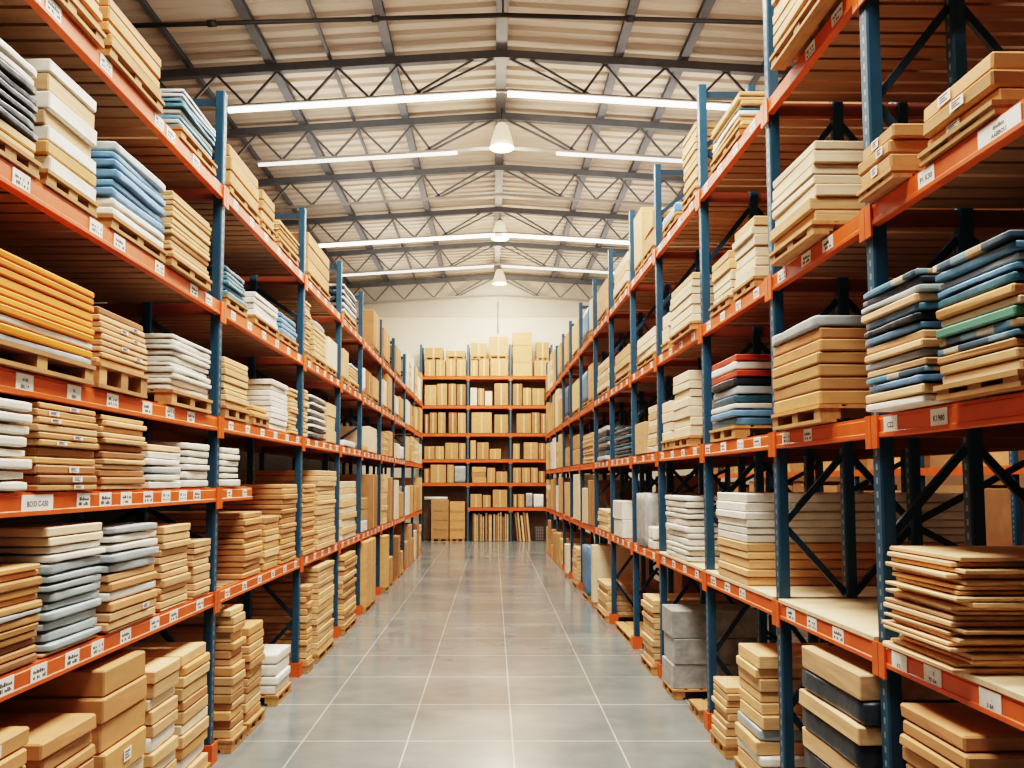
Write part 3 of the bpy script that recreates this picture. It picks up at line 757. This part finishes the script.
lb = [(432, 437), (440, 446), (449, 455), (458, 464), (467, 474), (478, 484), (490, 500), (506, 520), (528, 535), (538, 545), (548, 555), (559, 566), (570, 577), (581, 588), (591, 597),
      (638, 646), (650, 658), (665, 674), (678, 687), (691, 700)]
for q, (a, b) in enumerate(lb):
    x0, x1 = ex(cv(a)), ex(cv(b)); hgt = rnd.uniform(.95, 1.16) * (1 if q < 15 else 1.02)
    lean = 0 if q < 15 else .10
    mm = MB(); mm.box(-(x1-x0)/2, (x1-x0)/2, 0, .7, 0, hgt)
    me = mm.mesh('upright_board', [M['timber' if q % 3 else 'kraft_dark']])
    o = obj('upright_board', me, None, ((x0+x1)/2, 34.06, .012))
    if lean:
        o.rotation_euler = (0, -lean, 0)
    tag(o, 'board standing on edge under the end rack, %s from the left' % ORD[q+1], 'board', 'boards standing under the end rack')
cg = empty('wire_cage', (ex(cv(742)), 34.1, 0)); tag(cg, 'dark wire cage on the floor under the end rack, right corner', 'cage')
for sx_ in (-.2, .2):
    for y in (0, .5):
        obj('corner_post', MB().box(sx_-.012, sx_+.012, y, y+.024, 0, .62).mesh('cp', [M['darkmetal']]), cg)
mm = MB()
for z in (.08, .2, .32, .44, .56): mm.box(-.2, .2, .002, .012, z, z+.012)
for x in (-.12, -.04, .04, .12): mm.box(x-.005, x+.005, 0, .01, .08, .57)
obj('front_grille', mm.mesh('grille', [M['steel_light']]), cg)
o = obj('white_roll', MB().tube((ex(cv(206)), 34.2, 2.02), (ex(cv(314)), 34.2, 2.02), .065, 16).mesh('roll', [M['white']], True)); tag(o, 'white roll lying across the two tall crates under the end rack', 'roll')
o.location.z = H+(481-(420+372/4.655))/F*34 - 2.02 + .066

# ------------------------------------------------------------------ second rack line seen through the right rack
root = empty('storage_rack', (7.0, 9.0, 0)); tag(root, 'orange and blue rack in the next aisle, seen through the right rack', 'rack')
PY = [-5+2.5*i_ for i_ in range(11)]
for y in PY:
    obj('post', post_mesh(5.0, .10), root, (0, y, 0), -math.pi/2)
for z in (1.4, 2.55, 3.9):
    obj('beam', MB().box(-.03, .03, -5, 20, z-.06, z+.06).mesh('b', [M['orange']]), root)
    obj('deck', MB().box(.04, 1.1, -5, 20, z-.02, z+.04).mesh('d', [M['deckwood']]), root)
k_ = 0; n_row = {}
for zb, hh in ((1.46, .95), (2.61, .9), (0, 1.2)):
    y = 4.3
    while y < 28.5:
        w = rnd.uniform(.9, 1.13); h = hh*rnd.uniform(.8, 1)
        if not any(abs((y+w/2)-(9+pp)) < w/2+.07 for pp in PY):
            k_ += 1
            o = obj('tall_carton', box_mesh(w, .8, h, .01, M['kraft' if rnd.random() < .7 else 'kraft_dark']), None, (7.5, y+w/2, zb if zb == 0 else zb-.015), -math.pi/2)
            n_row[zb] = n_row.get(zb, 0)+1
            tag(o, 'large brown carton in the next aisle, %s along its %s' % (ORD[n_row[zb]], {1.46: 'lower shelf', 2.61: 'upper shelf', 0: 'floor row'}[zb]), 'carton', 'cartons in the next aisle')
            y = y+w+.05; continue
        y += .12

# ------------------------------------------------------------------ building
struct('floor', MB().box(-9, 11, -3, 36, -.1, 0).mesh('floor', [M['floor']]), 'polished grey concrete floor with pale joints', 'floor')
RX = .17; SL = .063
def roofz(x, h): return H+h-SL*abs(x-RX)
# corrugated roof sheet, ribs run across the building
mb = MB(); y = -3.0; prof = []
while y < 35.4:
    prof += [(y, 0), (y+.22, 0), (y+.25, .08), (y+.37, .08)]; y += .40
for x0, x1 in ((-9, RX), (RX, 11)):
    n = len(prof); v = [(x0, p, roofz(x0, 8.68)+q) for p, q in prof]+[(x1, p, roofz(x1, 8.68)+q) for p, q in prof]
    mb.add(v, [(i, i+1, n+i+1, n+i) for i in range(n-1)])
struct('ceiling', mb.mesh('ceiling', [M['roof']]), 'cream corrugated metal roof underside', 'ceiling')
WZ = 35.2
mb = MB()
def wall_poly(z0, za):    # gable from z0 up to the roof
    pass
v = [(-9, WZ, 0), (11, WZ, 0), (11, WZ, H+6.85), (-9, WZ, H+6.85)]
v += [(x, y+.2, z) for x, y, z in v]
struct('wall_back', MB().box(-9, 11, WZ, WZ+.2, 0, H+6.85).mesh('wall_back', [M['wall']]), 'cream back wall', 'wall')
v = [(-9, H+6.85), (11, H+6.85), (11, roofz(11, 8.8)), (RX, roofz(RX, 8.8)), (-9, roofz(-9, 8.8))]
n = 5; mb = MB().add([(x, WZ-.03, z) for x, z in v]+[(x, WZ+.2, z) for x, z in v], [(0, 1, 2, 3, 4), (9, 8, 7, 6, 5)]+[(i, (i+1) % n, n+(i+1) % n, n+i) for i in range(n)])
struct('trim_1', mb.mesh('gable', [M['wall_band']]), 'grey-beige gable panel above the back wall', 'wall panel')
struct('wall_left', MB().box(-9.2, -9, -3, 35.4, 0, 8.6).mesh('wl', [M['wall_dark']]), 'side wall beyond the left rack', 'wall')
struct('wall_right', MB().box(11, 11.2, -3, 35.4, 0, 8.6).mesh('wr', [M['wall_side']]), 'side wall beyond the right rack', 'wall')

struct('shade_sheet_left', MB().box(-5.3, -5.2, -3, 33.5, 0, 5.2).mesh('pl', [M['wall_dark']]), 'added dark sheet standing for shade behind the left rack', 'wall')  # added sheet, its dark colour stands in for shade behind the rack
# roof trusses
TZ = [16.35, 19.23, 22.47, 26.04, 29.86, 34.75]
for q, Z in enumerate(TZ):
    root = empty('roof_truss', (RX, Z, H)); tag(root, 'grey steel roof truss spanning the hall, %s from the camera' % ORD[q+1], 'roof truss', 'grey steel roof trusses')
    for s in (-1, 1):
        far = 9.0
        def pt(x, h): return Vector((s*x, 0, h-SL*x))
        obj('top_chord', MB().bar(pt(0, 8.45), pt(far, 8.45), .14, .16).mesh('c', [M['steel']]), root)
        obj('bottom_chord', MB().bar(pt(0, 7.72), pt(far, 7.72), .06, .06).mesh('c', [M['steel_light']]), root)
        tops = [.15, 2.05, 3.25, 4.45, 5.65, 6.85]; bots = [1.6, 2.62, 3.85, 5.05, 6.25]
        segs = [(tops[0], bots[0])]+[(tops[i+1], bots[i]) for i in range(5)]+[(tops[i+1], bots[i+1]) for i in range(4)]
        for a, b in segs:
            obj('web_bar', MB().bar(pt(a, 8.39), pt(b, 7.74), .045, .045).mesh('w', [M['steel']]), root)
        obj('web_bar', MB().bar(pt(.55, 8.39), pt(1.75, 7.74), .045, .045).mesh('w', [M['steel']]), root)
# purlins along the hall
IB = [(-.5, -1), (.5, -1), (.5, -.8), (.12, -.8), (.12, .8), (.5, .8), (.5, 1), (-.5, 1), (-.5, .8), (-.12, .8), (-.12, -.8), (-.5, -.8)]
for q, (x, w, h, lab) in enumerate(((RX, .22, .14, 'broad grey ridge beam running along the roof centre'), (-2.04, .17, .12, 'grey roof purlin, first left of the ridge beam'), (2.49, .17, .12, 'grey roof purlin, first right of the ridge beam'),
                               (-3.23, .06, .06, 'thin grey roof purlin, second left of the ridge beam'), (-4.41, .18, .12, 'grey roof purlin, third left of the ridge beam'), (3.77, .17, .12, 'grey roof purlin, second right of the ridge beam'),
                               (-6.0, .10, .08, 'grey roof purlin, fourth left of the ridge beam'), (5.4, .10, .08, 'grey roof purlin, third right of the ridge beam'))):
    v = [(a*w, 9.0, b*h/2) for a, b in IB]+[(a*w, 35.1, b*h/2) for a, b in IB]; n = len(IB)
    me = MB().add(v, [(i, (i+1) % n, n+(i+1) % n, n+i) for i in range(n)]+[tuple(range(n-1, -1, -1)), tuple(range(n, 2*n))]).mesh('purlin', [M['steel']])
    o = obj('ridge_beam' if q == 0 else 'roof_purlin', me, None, (x, 0, roofz(x, 8.58)))
    tag(o, lab, 'beam' if q == 0 else 'purlin', None if q == 0 else 'roof purlins')
# overhead pipe
root = empty('overhead_pipe', (RX, 14.0, H+7.94)); tag(root, 'thin dark pipe crossing the hall below the roof, nearest the camera', 'pipe')
for s in (-1, 1):
    obj('pipe_run', MB().tube((0, 0, 0), (s*8.6, 0, -8.6*.03), .04, 10).mesh('pr', [M['pipe']], True), root)
    for x in (2.1, 4.9): obj('coupling', MB().tube((s*x, 0, -x*.03), (s*(x+.14), 0, -(x+.14)*.03), .06, 10).mesh('cp', [M['pipe']], True), root)
obj('hanger', MB().box(-.015, .015, -.015, .015, .02, .63).mesh('hg', [M['pipe']]), root)
# tube lights below the trusses
tb = cached('tubeL', lambda: None)
for (ti, s, a, b, mat, lab) in ((0, -1, .12, 5.4, 'tube', 'bright'), (0, 1, .12, 4.6, 'tube', 'bright'), (1, -1, 1.0, 5.6, 'tube_dim', 'soft'), (1, 1, 1.3, 4.6, 'tube_dim', 'soft'),
                                (3, -1, .12, 5.6, 'tube', 'bright'), (3, 1, .12, 4.2, 'tube', 'bright'), (4, -1, .15, 5.6, 'tube_dim', 'soft'), (4, 1, .15, 4.6, 'tube_dim', 'soft')):
    root = empty('tube_light', (RX, TZ[ti], H+7.72)); tag(root, '%s white tube light along the %s half of the %s roof truss' % (lab, 'left' if s < 0 else 'right', ORD[ti+1]), 'light', 'tube lights under the roof trusses')
    r = .055 if mat == 'tube' else .04
    p, q_ = Vector((s*a, 0, -SL*a-.06)), Vector((s*b, 0, -SL*b-.06))
    obj('tube', MB().tube(p, q_, r, 12).mesh('tube', [M[mat]], True), root)
    obj('housing', MB().bar(p+Vector((0, 0, r+.02)), q_+Vector((0, 0, r+.02)), .10, .03).mesh('hs', [M['steel_light']]), root)
# pendants
for q, (x, Z, ztop) in enumerate(((.2, 18.9, 8.2), (.22, 26.8, 8.38), (.26, 33.2, 8.42))):
    root = empty('pendant_lamp', (x, Z, H+ztop)); tag(root, 'glowing bell-shaped pendant lamp under the ridge beam, %s from the camera' % ORD[q+1], 'lamp', 'bell pendant lamps')
    obj('cord', MB().tube((0, 0, .0), (0, 0, 8.52-ztop), .012, 8).mesh('cord', [M['pipe']]), root)
    obj('cap', MB().lathe([(.0, .04), (.05, .04), (.09, -.02), (.10, -.06)], 20).mesh('cap', [M['steel_light']], True), root)
    obj('lamp_shade', MB().lathe([(.10, -.06), (.15, -.14), (.20, -.30), (.25, -.48), (.285, -.62), (.275, -.63), (.24, -.48), (.14, -.14)], 28).mesh('shade', [M['shade']], True), root)
    obj('bulb', MB().lathe([(.0, -.63), (.13, -.61), (.2, -.55), (.2, -.5), (.0, -.47)], 20).mesh('bulb', [M['bulb']], True), root)
    ld = bpy.data.lights.new('lamp', 'POINT'); ld.energy = 260; ld.color = (1, .86, .65); ld.shadow_soft_size = .3
    lo = bpy.data.objects.new('pendant_glow', ld); COL.objects.link(lo); lo.parent = root; lo.location = (0, 0, -.95)
# wall conduit
o = obj('wall_conduit', MB().tube((ex(498, 35), WZ-.06, H+6.15), (ex(498, 35), WZ-.06, H+7.5), .028, 8).mesh('wc', [M['steel_light']], True)); tag(o, 'thin grey conduit running down the back wall under the ridge', 'conduit')

# ------------------------------------------------------------------ light
def area(x, y, z, sx_, sy_, e, rot=(0, 0, 0), col=(1, .92, .80)):
    l = bpy.data.lights.new('a', 'AREA'); l.shape = 'RECTANGLE'; l.size = sx_; l.size_y = sy_; l.energy = e; l.color = col
    o = bpy.data.objects.new('added_light', l); COL.objects.link(o); o.location = (x, y, z); o.rotation_euler = rot; return o
for y in (3.0, 7.0, 11.0): area(0, y, 9.6, 2.6, 1.2, 1000)  # added lamps above the view, lighting the near aisle
for Z in TZ: area(RX, Z+1.2, H+7.7, 3.0, .15, 420)  # added strips beyond each truss, strengthening the tube light
for y in (9.0, 12.5, 17.7, 20.8, 24.2, 28.0, 32.2):
    for x in (-3.2, 3.5): area(x, y, H+6.9, 3.6, .5, 75, (math.pi, 0, 0), (1, .9, .78))  # added upward fill that brightens the roof, no fixture here
area(5.4, 12, 8.4, .6, 18, 700)  # added unseen lamp lighting the next aisle
area(RX, 31.0, 9.4, 7.0, .4, 500, (math.radians(25), 0, 0))  # added fill to brighten the far end
w = bpy.data.worlds.new('World'); scn.world = w; w.use_nodes = True
w.node_tree.nodes['Background'].inputs[0].default_value = (1, .9, .76, 1); w.node_tree.nodes['Background'].inputs[1].default_value = .07
scn.view_settings.view_transform = 'Filmic'; scn.view_settings.look = 'High Contrast'; scn.view_settings.exposure = -.42
scn.cycles.use_denoising = True; scn.cycles.max_bounces = 8; scn.cycles.diffuse_bounces = 5
